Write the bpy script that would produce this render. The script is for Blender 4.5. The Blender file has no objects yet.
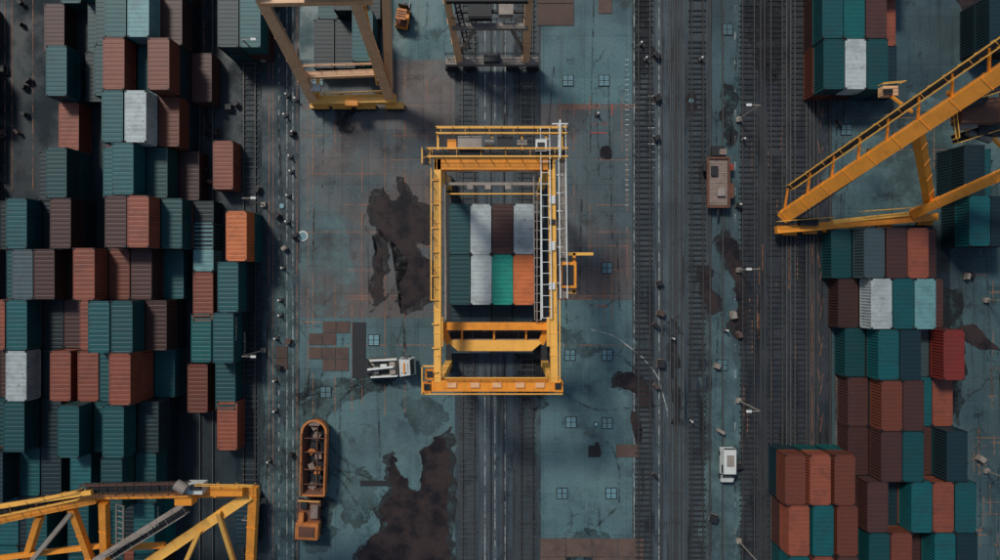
import bpy, bmesh, math, random
from mathutils import Vector, Matrix, noise
random.seed(7)
R = random.Random(11)
scene = bpy.context.scene
H = 84.0          # drone altitude, plan unit = 1/8 m on the quay surface

def P(u, v, z=0.0):
    k = (H - z) / H / 8.0
    return Vector(((u - 500) * k, (280 - v) * k, z))

def srgb(r, g, b):
    f = lambda c: (c / 255 / 12.92) if c / 255 <= 0.04045 else ((c / 255 + 0.055) / 1.055) ** 2.4
    return (f(r), f(g), f(b), 1)

# ------------------------------------------------------------------ materials
def newmat(name):
    m = bpy.data.materials.new(name); m.use_nodes = True
    nt = m.node_tree; b = nt.nodes['Principled BSDF']
    return m, nt, b
def N(nt, t, **k):
    n = nt.nodes.new(t)
    for a, v in k.items(): setattr(n, a, v)
    return n
def noise_n(nt, vec, scale, detail=6, rough=0.6):
    n = N(nt, 'ShaderNodeTexNoise'); n.inputs['Scale'].default_value = scale
    n.inputs['Detail'].default_value = detail; n.inputs['Roughness'].default_value = rough
    nt.links.new(vec, n.inputs['Vector']); return n.outputs['Fac']
def ramp(nt, fac, a, b):
    n = N(nt, 'ShaderNodeMapRange'); n.inputs['From Min'].default_value = a; n.inputs['From Max'].default_value = b
    n.interpolation_type = 'SMOOTHSTEP'
    nt.links.new(fac, n.inputs['Value']); return n.outputs['Result']
def mix(nt, fac, a, b, mode='MIX'):
    n = N(nt, 'ShaderNodeMix', data_type='RGBA', blend_type=mode)
    for s, val in ((n.inputs[0], fac), (n.inputs[6], a), (n.inputs[7], b)):
        if isinstance(val, (int, float, tuple)): s.default_value = val
        else: nt.links.new(val, s)
    return n.outputs[2]
def mul(nt, a, b):
    n = N(nt, 'ShaderNodeMath', operation='MULTIPLY')
    for s, val in ((n.inputs[0], a), (n.inputs[1], b)):
        if isinstance(val, (int, float)): s.default_value = val
        else: nt.links.new(val, s)
    return n.outputs[0]

def ground_mat(name, base, alt, dark, slab=None, alt_amt=0.8, streak=0.6, off=0.0, crack=0.0):
    m, nt, b = newmat(name)
    tc = N(nt, 'ShaderNodeTexCoord').outputs['Object']
    mp = N(nt, 'ShaderNodeMapping'); mp.inputs['Location'].default_value = (off, off * 1.7, 0)
    nt.links.new(tc, mp.inputs['Vector']); v = mp.outputs[0]
    st = N(nt, 'ShaderNodeMapping'); st.inputs['Scale'].default_value = (1, 0.06, 1); st.inputs['Location'].default_value = (off, off, 0)
    nt.links.new(tc, st.inputs['Vector']); sv = st.outputs[0]
    c = mix(nt, mul(nt, ramp(nt, noise_n(nt, v, 0.07, 8, 0.62), 0.42, 0.60), alt_amt), base, alt)
    # slab joints + per slab tint
    if slab:
        br = N(nt, 'ShaderNodeTexBrick'); br.offset = 0.0
        br.inputs['Scale'].default_value = 1; br.inputs['Brick Width'].default_value = slab[0]; br.inputs['Row Height'].default_value = slab[1]
        br.inputs['Mortar Size'].default_value = 0.03; br.inputs['Mortar Smooth'].default_value = 0.4
        br.inputs['Color1'].default_value = (1, 1, 1, 1); br.inputs['Color2'].default_value = (0.80, 0.81, 0.82, 1)
        br.inputs['Mortar'].default_value = (0.48, 0.46, 0.44, 1)
        nt.links.new(v, br.inputs['Vector'])
        c = mix(nt, 1.0, c, br.outputs['Color'], 'MULTIPLY')
    c = mix(nt, mul(nt, ramp(nt, noise_n(nt, sv, 1.3, 5, 0.6), 0.5, 0.68), streak), c, dark)
    c = mix(nt, mul(nt, ramp(nt, noise_n(nt, v, 0.22, 9, 0.7), 0.55, 0.66), 0.65), c, dark)
    c = mix(nt, mul(nt, ramp(nt, noise_n(nt, v, 1.6, 4, 0.6), 0.66, 0.72), 0.8), c, dark)
    c = mix(nt, mul(nt, ramp(nt, noise_n(nt, v, 0.9, 10, 0.8), 0.60, 0.72), 0.35), c, (0.26, 0.31, 0.31, 1))
    if crack:
        wn = N(nt, 'ShaderNodeTexNoise'); wn.inputs['Scale'].default_value = 0.6; wn.inputs['Detail'].default_value = 6
        nt.links.new(v, wn.inputs['Vector'])
        wa = N(nt, 'ShaderNodeVectorMath', operation='MULTIPLY_ADD'); wa.inputs[1].default_value = (2.4, 2.4, 0)
        nt.links.new(wn.outputs['Color'], wa.inputs[0]); nt.links.new(v, wa.inputs[2])
        vo = N(nt, 'ShaderNodeTexVoronoi', feature='DISTANCE_TO_EDGE'); vo.inputs['Scale'].default_value = 0.10
        nt.links.new(wa.outputs[0], vo.inputs['Vector'])
        cr = ramp(nt, vo.outputs['Distance'], 0.010, 0.003)
        mr = mul(nt, cr, ramp(nt, noise_n(nt, v, 0.12, 3), 0.53, 0.60))
        c = mix(nt, mul(nt, mr, crack), c, dark)
    g = N(nt, 'ShaderNodeMapRange'); g.inputs['To Min'].default_value = 0.62; g.inputs['To Max'].default_value = 1.38
    g.inputs['From Min'].default_value = 0.3; g.inputs['From Max'].default_value = 0.7
    nt.links.new(noise_n(nt, v, 4.5, 6, 0.8), g.inputs['Value'])
    c = mix(nt, 1.0, c, g.outputs['Result'], 'MULTIPLY')
    nt.links.new(c, b.inputs['Base Color'])
    rr = N(nt, 'ShaderNodeMapRange'); rr.inputs['From Min'].default_value = 0.38; rr.inputs['From Max'].default_value = 0.62
    rr.inputs['To Min'].default_value = 0.3; rr.inputs['To Max'].default_value = 0.9
    nt.links.new(noise_n(nt, v, 0.16, 6), rr.inputs['Value']); nt.links.new(rr.outputs[0], b.inputs['Roughness'])
    b.inputs['Specular IOR Level'].default_value = 0.45
    return m

def paint_mat(name, col, grime=0.5, rust=(0.10, 0.04, 0.022, 1), rustamt=0.5, rough=0.55, metal=0.0, scale=1.0, var=(0.55, 1.25)):
    m, nt, b = newmat(name)
    tc = N(nt, 'ShaderNodeTexCoord').outputs['Object']
    oi = N(nt, 'ShaderNodeObjectInfo')
    ad = N(nt, 'ShaderNodeVectorMath', operation='ADD')
    sc = N(nt, 'ShaderNodeMath', operation='MULTIPLY'); sc.inputs[1].default_value = 73
    nt.links.new(oi.outputs['Random'], sc.inputs[0])
    cb = N(nt, 'ShaderNodeCombineXYZ')
    for i in range(3): nt.links.new(sc.outputs[0], cb.inputs[i])
    nt.links.new(tc, ad.inputs[0]); nt.links.new(cb.outputs[0], ad.inputs[1]); v = ad.outputs[0]
    br = N(nt, 'ShaderNodeMapRange'); br.inputs['To Min'].default_value = var[0]; br.inputs['To Max'].default_value = var[1]
    nt.links.new(oi.outputs['Random'], br.inputs['Value'])
    c = mix(nt, 1.0, col, br.outputs[0], 'MULTIPLY')
    d = (col[0] * 0.35 + 0.012, col[1] * 0.35 + 0.012, col[2] * 0.35 + 0.012, 1)
    c = mix(nt, mul(nt, ramp(nt, noise_n(nt, v, 0.6 * scale, 8, 0.7), 0.42, 0.68), grime), c, d)
    c = mix(nt, mul(nt, ramp(nt, noise_n(nt, v, 1.7 * scale, 9, 0.75), 0.56, 0.64), rustamt), c, rust)
    pale = (min(1, col[0] * 1.2 + 0.05), min(1, col[1] * 1.2 + 0.05), min(1, col[2] * 1.2 + 0.05), 1)
    c = mix(nt, mul(nt, ramp(nt, noise_n(nt, v, 3.1 * scale, 7, 0.8), 0.56, 0.7), 0.3), c, pale)
    nt.links.new(c, b.inputs['Base Color'])
    b.inputs['Roughness'].default_value = rough; b.inputs['Metallic'].default_value = metal
    return m

def worn_mat(name, col, lo=0.42, hi=0.58, sc=1.2, amax=0.85):
    m, nt, b = newmat(name)
    tc = N(nt, 'ShaderNodeTexCoord').outputs['Object']
    b.inputs['Base Color'].default_value = col; b.inputs['Roughness'].default_value = 0.8
    a = mul(nt, ramp(nt, noise_n(nt, tc, sc, 9, 0.75), lo, hi), amax)
    nt.links.new(a, b.inputs['Alpha'])
    return m

M = {}
M['yard'] = ground_mat('yard_asphalt', srgb(29, 42, 48), srgb(42, 56, 61), srgb(14, 18, 21), (5.0, 7.5), 0.8, 0.5, 3)
M['lane'] = ground_mat('lane_asphalt', srgb(50, 68, 74), srgb(39, 51, 57), srgb(22, 27, 31), (4.2, 9.0), 0.7, 0.6, 17, 0.5)
M['pad'] = ground_mat('pad_concrete', srgb(88, 119, 122), srgb(70, 90, 94), srgb(38, 42, 44), (5.2, 5.2), 0.8, 0.25, 31, 0.6)
M['brownpad'] = ground_mat('stained_concrete', srgb(78, 93, 97), srgb(98, 88, 84), srgb(42, 40, 41), (3.4, 3.4), 0.9, 0.3, 47, 0.6)
M['track'] = ground_mat('track_bed', srgb(54, 62, 66), srgb(66, 75, 79), srgb(22, 25, 28), None, 0.7, 0.9, 59)
M['apron'] = ground_mat('track_apron', srgb(78, 90, 95), srgb(64, 71, 77), srgb(32, 35, 38), (3.6, 6.0), 0.7, 0.8, 65)
M['darktrack'] = ground_mat('dark_track_bed', srgb(44, 50, 55), srgb(56, 61, 65), srgb(18, 20, 23), None, 0.7, 0.9, 71)
M['rightpad'] = ground_mat('right_concrete', srgb(70, 95, 99), srgb(54, 69, 73), srgb(28, 32, 35), (6.0, 6.0), 0.8, 0.4, 83, 0.6)
m, nt, b = newmat('mud_puddle')
tc = N(nt, 'ShaderNodeTexCoord').outputs['Object']
c = mix(nt, ramp(nt, noise_n(nt, tc, 0.35, 8, 0.65), 0.4, 0.62), srgb(60, 49, 46), srgb(31, 28, 29))
c = mix(nt, mul(nt, ramp(nt, noise_n(nt, tc, 2.5, 8, 0.7), 0.58, 0.68), 0.35), c, srgb(88, 78, 72))
nt.links.new(c, b.inputs['Base Color']); b.inputs['Roughness'].default_value = 0.25; b.inputs['Specular IOR Level'].default_value = 0.4
M['mud'] = m
M['oil'] = worn_mat('oil_stain', srgb(22, 23, 26), 0.36, 0.60, 0.5, 0.85)
M['fringe'] = worn_mat('puddle_fringe', srgb(38, 36, 37), 0.30, 0.55, 0.9, 0.75)
M['tyre'] = worn_mat('tyre_marks', srgb(26, 28, 31), 0.40, 0.7, 0.7, 0.7)
M['wetrefl'] = worn_mat('painted_wet_reflection', srgb(118, 150, 152), 0.40, 0.66, 0.25, 0.45)  # reflections off wet ground, painted as a pale translucent colour
M['lineo'] = worn_mat('worn_orange_line', srgb(188, 126, 94), 0.36, 0.60, 0.5, 0.65)
M['linew'] = worn_mat('worn_white_line', srgb(190, 196, 192), 0.40, 0.6, 0.6, 0.75)
M['liner'] = worn_mat('worn_red_line', srgb(190, 70, 55), 0.36, 0.56, 0.6, 0.85)
M['plate'] = paint_mat('brown_plate', srgb(100, 80, 71), 0.7, rustamt=0.3, rough=0.8)
M['grate'] = paint_mat('drain_grate_pale', srgb(112, 154, 164), 0.4, rustamt=0.2)
M['dark'] = paint_mat('dark_steel', srgb(28, 31, 35), 0.4, rustamt=0.3, rough=0.6)
M['rail'] = paint_mat('rail_steel', srgb(104, 102, 100), 0.5, rustamt=0.5, rough=0.4, metal=0.3)
M['sleeper'] = paint_mat('sleeper_concrete', srgb(68, 75, 78), 0.8, rust=srgb(34, 35, 37), rustamt=0.9, rough=0.9, var=(.8, 1.0))
M['sleeperd'] = paint_mat('sleeper_timber', srgb(34, 36, 40), 0.8, rust=srgb(58, 62, 65), rustamt=0.9, rough=0.9, var=(.85, 1.15))
M['orange'] = paint_mat('crane_orange', srgb(240, 152, 48), 0.3, rust=srgb(130, 74, 38), rustamt=0.35, rough=0.4, var=(.92, 1.05))
M['yellow'] = paint_mat('crane_yellow', srgb(246, 184, 86), 0.25, rust=srgb(152, 94, 48), rustamt=0.3, rough=0.4, var=(.93, 1.05))
M['cream'] = paint_mat('crane_cream', srgb(238, 184, 136), 0.3, rust=srgb(140, 94, 64), rustamt=0.4, rough=.45, var=(.9, 1.05))
M['greyst'] = paint_mat('crane_grey', srgb(150, 140, 130), 0.5, rust=srgb(96, 72, 58), rustamt=0.5, var=(.8, 1.1))
M['white'] = paint_mat('white_paint', srgb(214, 217, 212), 0.25, rust=srgb(120, 110, 100), rustamt=0.2, var=(.85, 1.05))
M['glass'], nt, b = newmat('dark_glass'); b.inputs['Base Color'].default_value = (0.01, 0.015, 0.02, 1); b.inputs['Roughness'].default_value = 0.1
M['rubber'], nt, b = newmat('rubber'); b.inputs['Base Color'].default_value = (0.015, 0.015, 0.016, 1); b.inputs['Roughness'].default_value = 0.9
M['rustbed'] = paint_mat('rusty_bed', srgb(112, 74, 58), 0.6, rustamt=0.6, rough=0.85, scale=2, var=(.7, 1.05))
M['tan'] = paint_mat('tan_bed', srgb(138, 120, 110), 0.5, rust=srgb(84, 64, 54), rustamt=0.6, rough=0.85, scale=2, var=(.8, 1.05))
M['red'] = paint_mat('red_paint', srgb(150, 50, 40), 0.5, rustamt=0.3)
M['hop'] = paint_mat('hopper_orange', srgb(196, 118, 58), 0.6, rust=srgb(70, 42, 32), rustamt=0.8, rough=.6, scale=2, var=(.9, 1.05))

# ------------------------------------------------------------------ mesh builder
class MB:
    def __init__(s): s.v = []; s.f = []; s.m = []; s.mats = []
    def mi(s, mat):
        if mat not in s.mats: s.mats.append(mat)
        return s.mats.index(mat)
    def hexa(s, pts, mat):
        o = len(s.v); s.v += [tuple(p) for p in pts]; k = s.mi(mat)
        for q in ((0, 3, 2, 1), (4, 5, 6, 7), (0, 1, 5, 4), (1, 2, 6, 5), (2, 3, 7, 6), (3, 0, 4, 7)):
            s.f.append([o + i for i in q]); s.m.append(k)
    def box(s, c, sz, mat, rz=0.0):
        x, y, z = [q / 2 for q in sz]; ca, sa = math.cos(rz), math.sin(rz)
        pts = []
        for dz in (-z, z):
            for dx, dy in ((-x, -y), (x, -y), (x, y), (-x, y)):
                pts.append((c[0] + dx * ca - dy * sa, c[1] + dx * sa + dy * ca, c[2] + dz))
        s.hexa(pts, mat)
    def beam(s, a, b, w, h, mat):
        a, b = Vector(a), Vector(b); d = (b - a)
        if d.length < 1e-4: return
        d.normalize(); up = Vector((0, 0, 1)) if abs(d.z) < 0.95 else Vector((0, 1, 0))
        sd = d.cross(up).normalized(); up = sd.cross(d)
        pts = []
        for p in (a, b):
            for i, j in ((-1, -1), (1, -1), (1, 1), (-1, 1)):
                pts.append(p + sd * (i * w / 2) + up * (j * h / 2))
        s.hexa(pts, mat)
    def girder(s, a, b, w, h, mat, step=2.2):
        s.beam(a, b, w, h, mat)
        a, b = Vector(a), Vector(b); L = (b - a).length; n = max(2, int(L / step)); d = (b - a) / L
        for i in range(n + 1):
            p = a + (b - a) * (0.02 + 0.96 * i / n)
            s.beam(p - d * 0.04, p + d * 0.04, w + 0.09, h + 0.09, mat)
    def cyl(s, a, b, r, mat, n=12):
        a, b = Vector(a), Vector(b); d = (b - a).normalized()
        up = Vector((0, 0, 1)) if abs(d.z) < 0.9 else Vector((1, 0, 0))
        x = d.cross(up).normalized(); y = d.cross(x); o = len(s.v); k = s.mi(mat)
        for p in (a, b):
            for i in range(n):
                t = 2 * math.pi * i / n; s.v.append(tuple(p + x * r * math.cos(t) + y * r * math.sin(t)))
        for i in range(n):
            j = (i + 1) % n; s.f.append([o + i, o + j, o + n + j, o + n + i]); s.m.append(k)
        s.f.append([o + i for i in range(n)][::-1]); s.m.append(k)
        s.f.append([o + n + i for i in range(n)]); s.m.append(k)
    def rail(s, a, b, mat, hgt=1.1, step=1.5, t=0.07):
        a, b = Vector(a), Vector(b); L = (b - a).length; n = max(1, int(L / step)); z = Vector((0, 0, 1))
        for i in range(n + 1):
            p = a + (b - a) * i / n; s.beam(p, p + z * hgt, t, t, mat)
        for hh in (hgt, hgt * 0.55): s.beam(a + z * hh, b + z * hh, t, t, mat)
    def walkway(s, a, b, w, mat, rmat):
        a, b = Vector(a), Vector(b); d = (b - a).normalized(); sd = d.cross(Vector((0, 0, 1))).normalized()
        s.beam(a, b, w, 0.08, mat)
        n = int((b - a).length / 0.8)
        for i in range(n):
            p = a + (b - a) * (i + 0.5) / n
            s.beam(p - sd * w / 2 * 0.95 + Vector((0, 0, .07)), p + sd * w / 2 * 0.95 + Vector((0, 0, .07)), 0.05, 0.05, mat if i % 3 else rmat)
        for k in (-1, 1):
            s.rail(a + sd * k * w / 2, b + sd * k * w / 2, rmat)
    def ladder(s, a, b, w, mat, step=0.7, t=0.09):
        a, b = Vector(a), Vector(b); d = (b - a).normalized(); sd = d.cross(Vector((0, 0, 1)))
        sd = sd.normalized() if sd.length > 0.05 else Vector((1, 0, 0))
        for k in (-1, 1): s.beam(a + sd * k * w / 2, b + sd * k * w / 2, t * 1.6, t * 1.6, mat)
        n = int((b - a).length / step)
        for i in range(n + 1):
            p = a + (b - a) * i / max(1, n); s.beam(p - sd * w / 2, p + sd * w / 2, t, t, mat)
    def mesh(s, name):
        me = bpy.data.meshes.new(name); me.from_pydata(s.v, [], s.f)
        for k in s.mats: me.materials.append(k)
        me.polygons.foreach_set('material_index', s.m); me.update(); return me
    def obj(s, name, parent=None, bev=0):
        o = bpy.data.objects.new(name, s.mesh(name)); scene.collection.objects.link(o)
        if parent: o.parent = parent
        if bev:
            md = o.modifiers.new('bevel', 'BEVEL'); md.width = bev; md.segments = 2; md.limit_method = 'ANGLE'
        return o

def empty(name):
    e = bpy.data.objects.new(name, None); e.empty_display_size = 0.5; scene.collection.objects.link(e); return e

def sheet(name, x0, y0, x1, y1, z, mat):
    me = bpy.data.meshes.new(name); me.from_pydata([(x0, y0, z), (x1, y0, z), (x1, y1, z), (x0, y1, z)], [], [(0, 1, 2, 3)])
    me.materials.append(mat); o = bpy.data.objects.new(name, me); scene.collection.objects.link(o); return o
def strip(name, u0, u1, z, mat, v0=-600, v1=1160):
    a = P(u0, v1); b2 = P(u1, v0); return sheet(name, a.x, a.y, b2.x, b2.y, z, mat)

# ------------------------------------------------------------------ ground
sheet('ground', -400, -400, 400, 400, 0, M['yard'])
strip('road', 262, 300, 0.004, M['lane'])
strip('pavement', 300, 455, 0.004, M['pad'])
strip('pavement', 300, 455, 0.008, M['brownpad'], 60, 318)
strip('pavement', 541, 632, 0.004, M['pad'])
strip('pavement', 541, 632, 0.008, M['brownpad'], 104, 300)
strip('track_bed', 455, 541, 0.004, M['track'])
strip('track_apron', 479, 513, 0.008, M['apron'])
strip('track_bed', 632, 712, 0.004, M['track'])
strip('track_apron', 655, 684, 0.008, M['apron'])
strip('pavement', 712, 741, 0.004, M['rightpad'])
strip('track_bed', 741, 832, 0.004, M['darktrack'])
strip('pavement', 832, 1500, 0.004, M['rightpad'])
strip('pavement', 850, 950, 0.008, M['yard'], 225, 700)

def blob(name, pts, z, mat, amp=4.0, seed=0):
    n = len(pts); out = []
    for i in range(n):
        p0, p1, p2, p3 = [Vector(pts[(i + k - 1) % n]) for k in range(4)]
        K = 12
        for j in range(K):
            t = j / K
            q = 0.5 * ((2 * p1) + (-p0 + p2) * t + (2 * p0 - 5 * p1 + 4 * p2 - p3) * t * t + (-p0 + 3 * p1 - 3 * p2 + p3) * t ** 3)
            a = noise.fractal(Vector((q.x * 0.09, q.y * 0.09, seed)), 0.8, 2.0, 6) * amp
            b2 = noise.fractal(Vector((q.x * 0.09, q.y * 0.09, seed + 31)), 0.8, 2.0, 6) * amp
            out.append(P(q.x + a, q.y + b2, 0))
    bm = bmesh.new(); f = bm.faces.new([bm.verts.new((p.x, p.y, z)) for p in out])
    f.normal_update()
    if f.normal.z < 0: f.normal_flip()
    bmesh.ops.triangulate(bm, faces=[f])
    me = bpy.data.meshes.new(name); bm.to_mesh(me); bm.free(); me.materials.append(mat)
    o = bpy.data.objects.new(name, me); scene.collection.objects.link(o); return o

pud = [
 [(373,204),(385,192),(399,200),(402,183),(411,198),(425,214),(429,234),(416,250),(432,264),(434,288),(418,300),(404,308),(400,286),(409,262),(399,250),(387,238),(376,222)],
 [(378,236),(384,240),(384,270),(380,299),(374,296),(378,265)],
 [(443,434),(450,470),(447,510),(440,580),(358,585),(366,545),(386,530),(379,508),(392,492),(388,470),(395,452),(401,478),(420,488),(422,452)],
 [(719,240),(733,237),(740,262),(746,290),(747,325),(739,338),(730,322),(738,305),(734,280),(724,258)],
 [(700,275),(709,271),(713,290),(718,308),(710,313),(703,295)],
 [(614,380),(630,372),(646,385),(651,402),(643,409),(636,394),(622,388)],
 [(600,148),(608,146),(612,156),(606,161),(600,158)],
 [(958,-10),(1010,-10),(1010,16),(985,18),(962,10)],
 [(686,96),(692,90),(697,100),(695,112),(688,112)],
 [(594,446),(600,444),(601,456),(595,457)],
 [(957,328),(975,325),(990,342),(1000,350),(980,348),(962,338)],
 [(632,410),(640,420),(641,440),(634,438)],
]
for i, p in enumerate(pud): blob('puddle', p, 0.046, M['mud'], 5 if i < 4 else 2.5, i * 3.3)
for i, p in enumerate(pud[:6]):
    c = Vector((sum(a for a, _ in p) / len(p), sum(b2 for _, b2 in p) / len(p)))
    q = [((Vector(a) - c) * 1.08 + c) for a in p]
    q = [(a.x + (3 if a.x > c.x else -3), a.y) for a in q]
    blob('wet_stain', q, 0.042, M['fringe'], 6, i * 3.3 + .15)
oil = [
 [(298,398),(318,384),(345,380),(380,372),(400,380),(380,390),(345,396),(320,412),(302,414)],
 [(200,78),(212,82),(208,110),(214,138),(206,140),(199,112)],
 [(746,-20),(778,-20),(782,60),(770,84),(756,70),(748,30)],
 [(335,100),(362,102),(356,120),(344,136),(336,120)],
 [(664,325),(680,325),(678,350),(684,420),(674,420),(668,352)],
 [(548,322),(575,330),(600,350),(585,356),(556,346)],
 [(403,400),(440,402),(442,428),(425,434),(408,422)],
 [(560,540),(600,528),(606,550),(590,570),(560,570)],
 [(634,0),(652,10),(650,60),(640,90),(634,60)],
 [(300,500),(335,500),(330,545),(302,545)],
 [(722,90),(738,96),(734,150),(724,140)],
 [(520,300),(545,310),(548,400),(520,395)],
 [(345,480),(372,470),(378,500),(360,530),(344,515)],
 [(940,290),(960,300),(965,380),(945,440),(936,380)],
 [(300,392),(330,378),(372,384),(352,402),(316,420),(300,440)],
 [(900,110),(960,120),(975,150),(930,165),(905,140)],
]
for i, p in enumerate(oil): blob('oil_stain', p, 0.0145 + i * .0002, M['oil'], 8, 50 + i * 5)
for i, p in enumerate([[(552,318),(625,330),(634,365),(600,372),(560,350)], [(300,380),(440,395),(438,560),(360,545),(330,560),(300,540)],
                       [(545,398),(630,400),(632,520),(548,530)], [(702,330),(736,350),(736,560),(704,560)],
                       [(268,300),(298,300),(298,560),(268,560)], [(840,100),(1000,120),(1000,200),(850,210)], [(305,200),(340,190),(350,300),(310,310)]]):
    blob('wet_reflection', p, 0.020, M['wetrefl'], 10, 90 + i)  # pale patches paint the wet ground's reflections onto the paving

# painted lines
def lines(name, segs, w, z, mat):
    v = []; f = []
    for a, b in segs:
        a, b = P(*a), P(*b); d = (b - a).normalized(); s = Vector((-d.y, d.x, 0)) * w / 2
        o = len(v)
        for q in (a - s, b - s, b + s, a + s): v.append((q.x, q.y, z))
        f.append([o, o + 1, o + 2, o + 3])
    me = bpy.data.meshes.new(name); me.from_pydata(v, [], f); me.materials.append(mat)
    o = bpy.data.objects.new(name, me); scene.collection.objects.link(o); return o
vs, hs = [], []
for u in (308, 313, 335, 352, 362, 385, 405, 427):
    y = 70
    while y < 400:
        L = R.uniform(30, 110)
        if R.random() < 0.66: vs.append(((u, y), (u, min(y + L, 415))))
        y += L + R.uniform(2, 18)
for u in (548, 560, 574, 590, 604, 612, 622, 627):
    y = 95
    while y < 320:
        L = R.uniform(20, 80)
        if R.random() < 0.5: vs.append(((u, y), (u, min(y + L, 330))))
        y += L + R.uniform(4, 22)
for v_ in (106, 109, 136, 160, 174, 205, 232, 246, 270, 296, 299, 322, 345):
    for (a, b2) in ((300, 345), (345, 390), (390, 436)):
        if R.random() < 0.5: hs.append(((a, v_), (b2 - 3, v_)))
    for (a, b2) in ((560, 595), (595, 630)):
        if R.random() < 0.4 or v_ in (106, 109, 296): hs.append(((a, v_), (b2 - 1, v_)))
for v_ in (103, 106): hs.append(((562, v_ + 1.5), (640, v_ + 1.5)))
for u in (269, 273, 297): vs.append(((u, -300), (u, 900)))
for u in (836, 846, 812): vs.append(((u, 240), (u, 900)))
for u in (5, 12, 33, 204): vs.append(((u, -200), (u, 190)))
for k in range(14):
    y = 60 + k * 38; vs.append(((817, y), (820, y + 18))); vs.append(((823, y + 10), (820, y + 30)))
for k in range(16):
    x = R.uniform(955, 998); y = R.uniform(250, 550); hs.append(((x, y), (x + R.uniform(8, 30), y)));  vs.append(((x + 4, y - R.uniform(5, 18)), (x + 4, y + 12)))
for k in range(22):
    y = R.uniform(0, 560); x = R.uniform(740, 800); vs.append(((x, y), (x, y + R.uniform(10, 50))))
for u in (920, 934, 962): vs.append(((u, 100), (u, 170)))
for v_ in (118, 150): hs.append(((840, v_), (955, v_)))
lines('lane_marking', vs, 0.09, 0.024, M['lineo']); lines('lane_marking', hs, 0.09, 0.028, M['lineo'])
ws = []
for u in (287, 293): ws.append(((u, -300), (u, 900)))
for u in (634, 659): ws.append(((u, -300), (u, 900)))
for k in range(60): ws.append(((279, -100 + k * 14), (279, -95 + k * 14)))
for k in range(10): ws.append(((648, 96 + k * 8), (655, 96 + k * 8)))
for k in range(30): ws.append(((625, 60 + k * 5), (629, 60 + k * 5)))
for k in range(24): ws.append(((735, -20 + k * 26), (735, -12 + k * 26)))
for u in (485, 495, 505): ws.append(((u, -300), (u, 120))); ws.append(((u, 396), (u, 900)))
lines('lane_marking', ws, 0.11, 0.032, M['linew'])
rs = [((590, 124), (607, 124)), ((590, 133), (607, 133)), ((596, 306), (608, 306)), ((612, 104), (612, 116))]
lines('lane_marking', rs, 0.14, 0.036, M['liner'])

def arc(cu, cv, r, a0, a1, w, z, mat, name='tyre_mark'):
    v = []; f = []; n = 40
    for i in range(n + 1):
        t = math.radians(a0 + (a1 - a0) * i / n); rr = r + noise.noise(Vector((i * .1, cu, cv))) * 5
        for k in (-w / 2, w / 2):
            p = P(cu + (rr + k) * math.cos(t), cv + (rr + k) * math.sin(t)); v.append((p.x, p.y, z))
    for i in range(n): f.append([2 * i, 2 * i + 1, 2 * i + 3, 2 * i + 2])
    me = bpy.data.meshes.new(name); me.from_pydata(v, [], f); me.materials.append(mat)
    o = bpy.data.objects.new(name, me); scene.collection.objects.link(o)
arcs = [(575, 420, 92, -80, 0, 1.3), (575, 420, 78, -80, -5, 2), (380, 440, 70, 190, 320, 3), (380, 440, 58, 180, 300, 3), (400, 400, 95, 120, 200, 2.5), (400, 400, 82, 110, 200, 2.5),
        (250, 560, 120, -70, -20, 2), (620, 300, 110, 60, 130, 2), (900, 200, 90, 80, 170, 3), (900, 200, 76, 80, 170, 3), (340, 260, 60, -60, 60, 2), (560, 480, 60, -40, 60, 2.5), (330, 560, 90, 250, 350, 2)]
for i, a in enumerate(arcs): arc(*a, 0.050 + 0.0015 * i, M['linew'] if i in (0,) else M['tyre'])
vt = []
for k in range(60):
    x = R.choice([R.uniform(302, 436), R.uniform(545, 630), R.uniform(266, 298), R.uniform(832, 850), R.uniform(712, 740), R.uniform(955, 1000)])
    y = R.uniform(-50, 560); vt.append(((x, y), (x + R.uniform(-8, 8), y + R.uniform(40, 200))))
for i in range(4): lines('tyre_mark', vt[i::4], 0.22, 0.072 + i * .0015, M['tyre'])

def plate(u0, v0, u1, v1, name='road_plate', mat=None, z=0.09, nx=1, ny=1):
    mb = MB(); a = P(u0, v1); b2 = P(u1, v0); w = (b2.x - a.x) / nx; h = (b2.y - a.y) / ny
    for i in range(nx):
        for j in range(ny):
            if nx * ny > 3 and R.random() < 0.15: continue
            mb.box((a.x + w * (i + .5), a.y + h * (j + .5), z / 2 + R.uniform(0, .01)), (w - 0.08, h - 0.08, z), mat or M['plate'])
    return mb.obj(name)
plate(309, 321, 350, 345, nx=3, ny=2); plate(309, 347, 349, 371, nx=3, ny=2, mat=M['plate'])
plate(352, 322, 366, 378, nx=1, ny=3, mat=M['dark']); plate(276, 346, 300, 370, nx=2, ny=2)
plate(540, 538, 644, 575, nx=4, ny=2, mat=M['plate']); plate(537, -40, 574, 26, nx=1, ny=3, mat=M['plate']); plate(598, -30, 612, 14, nx=1, ny=2)
plate(360, 480, 392, 486, mat=M['dark']); plate(616, 444, 640, 457, nx=1, ny=1); plate(588, 445, 600, 457, mat=M['dark'])
def grate(u, v):
    mb = MB(); c = P(u, v); mb.box((c.x, c.y, 0.045), (1.4, 1.4, 0.09), M['dark'])
    for i in (-1, 1):
        for j in (-1, 1):
            mb.box((c.x + i * 0.33, c.y + j * 0.33, 0.095), (0.54, 0.54, 0.05), M['grate'])
            for k in (-1, 1): mb.box((c.x + i * 0.33, c.y + j * 0.33 + k * .09, 0.125), (0.46, 0.03, 0.03), M['dark'])
    mb.obj('drain_grate')
for q in ((568, 81), (604, 81), (570, 355), (607, 355), (562, 493), (611, 493), (571, 422), (607, 423), (318, 81), (374, 340), (846, 130), (727, 30), (722, 365), (975, 150), (326, 392), (570, 268), (607, 268)):
    grate(*q)
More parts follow.
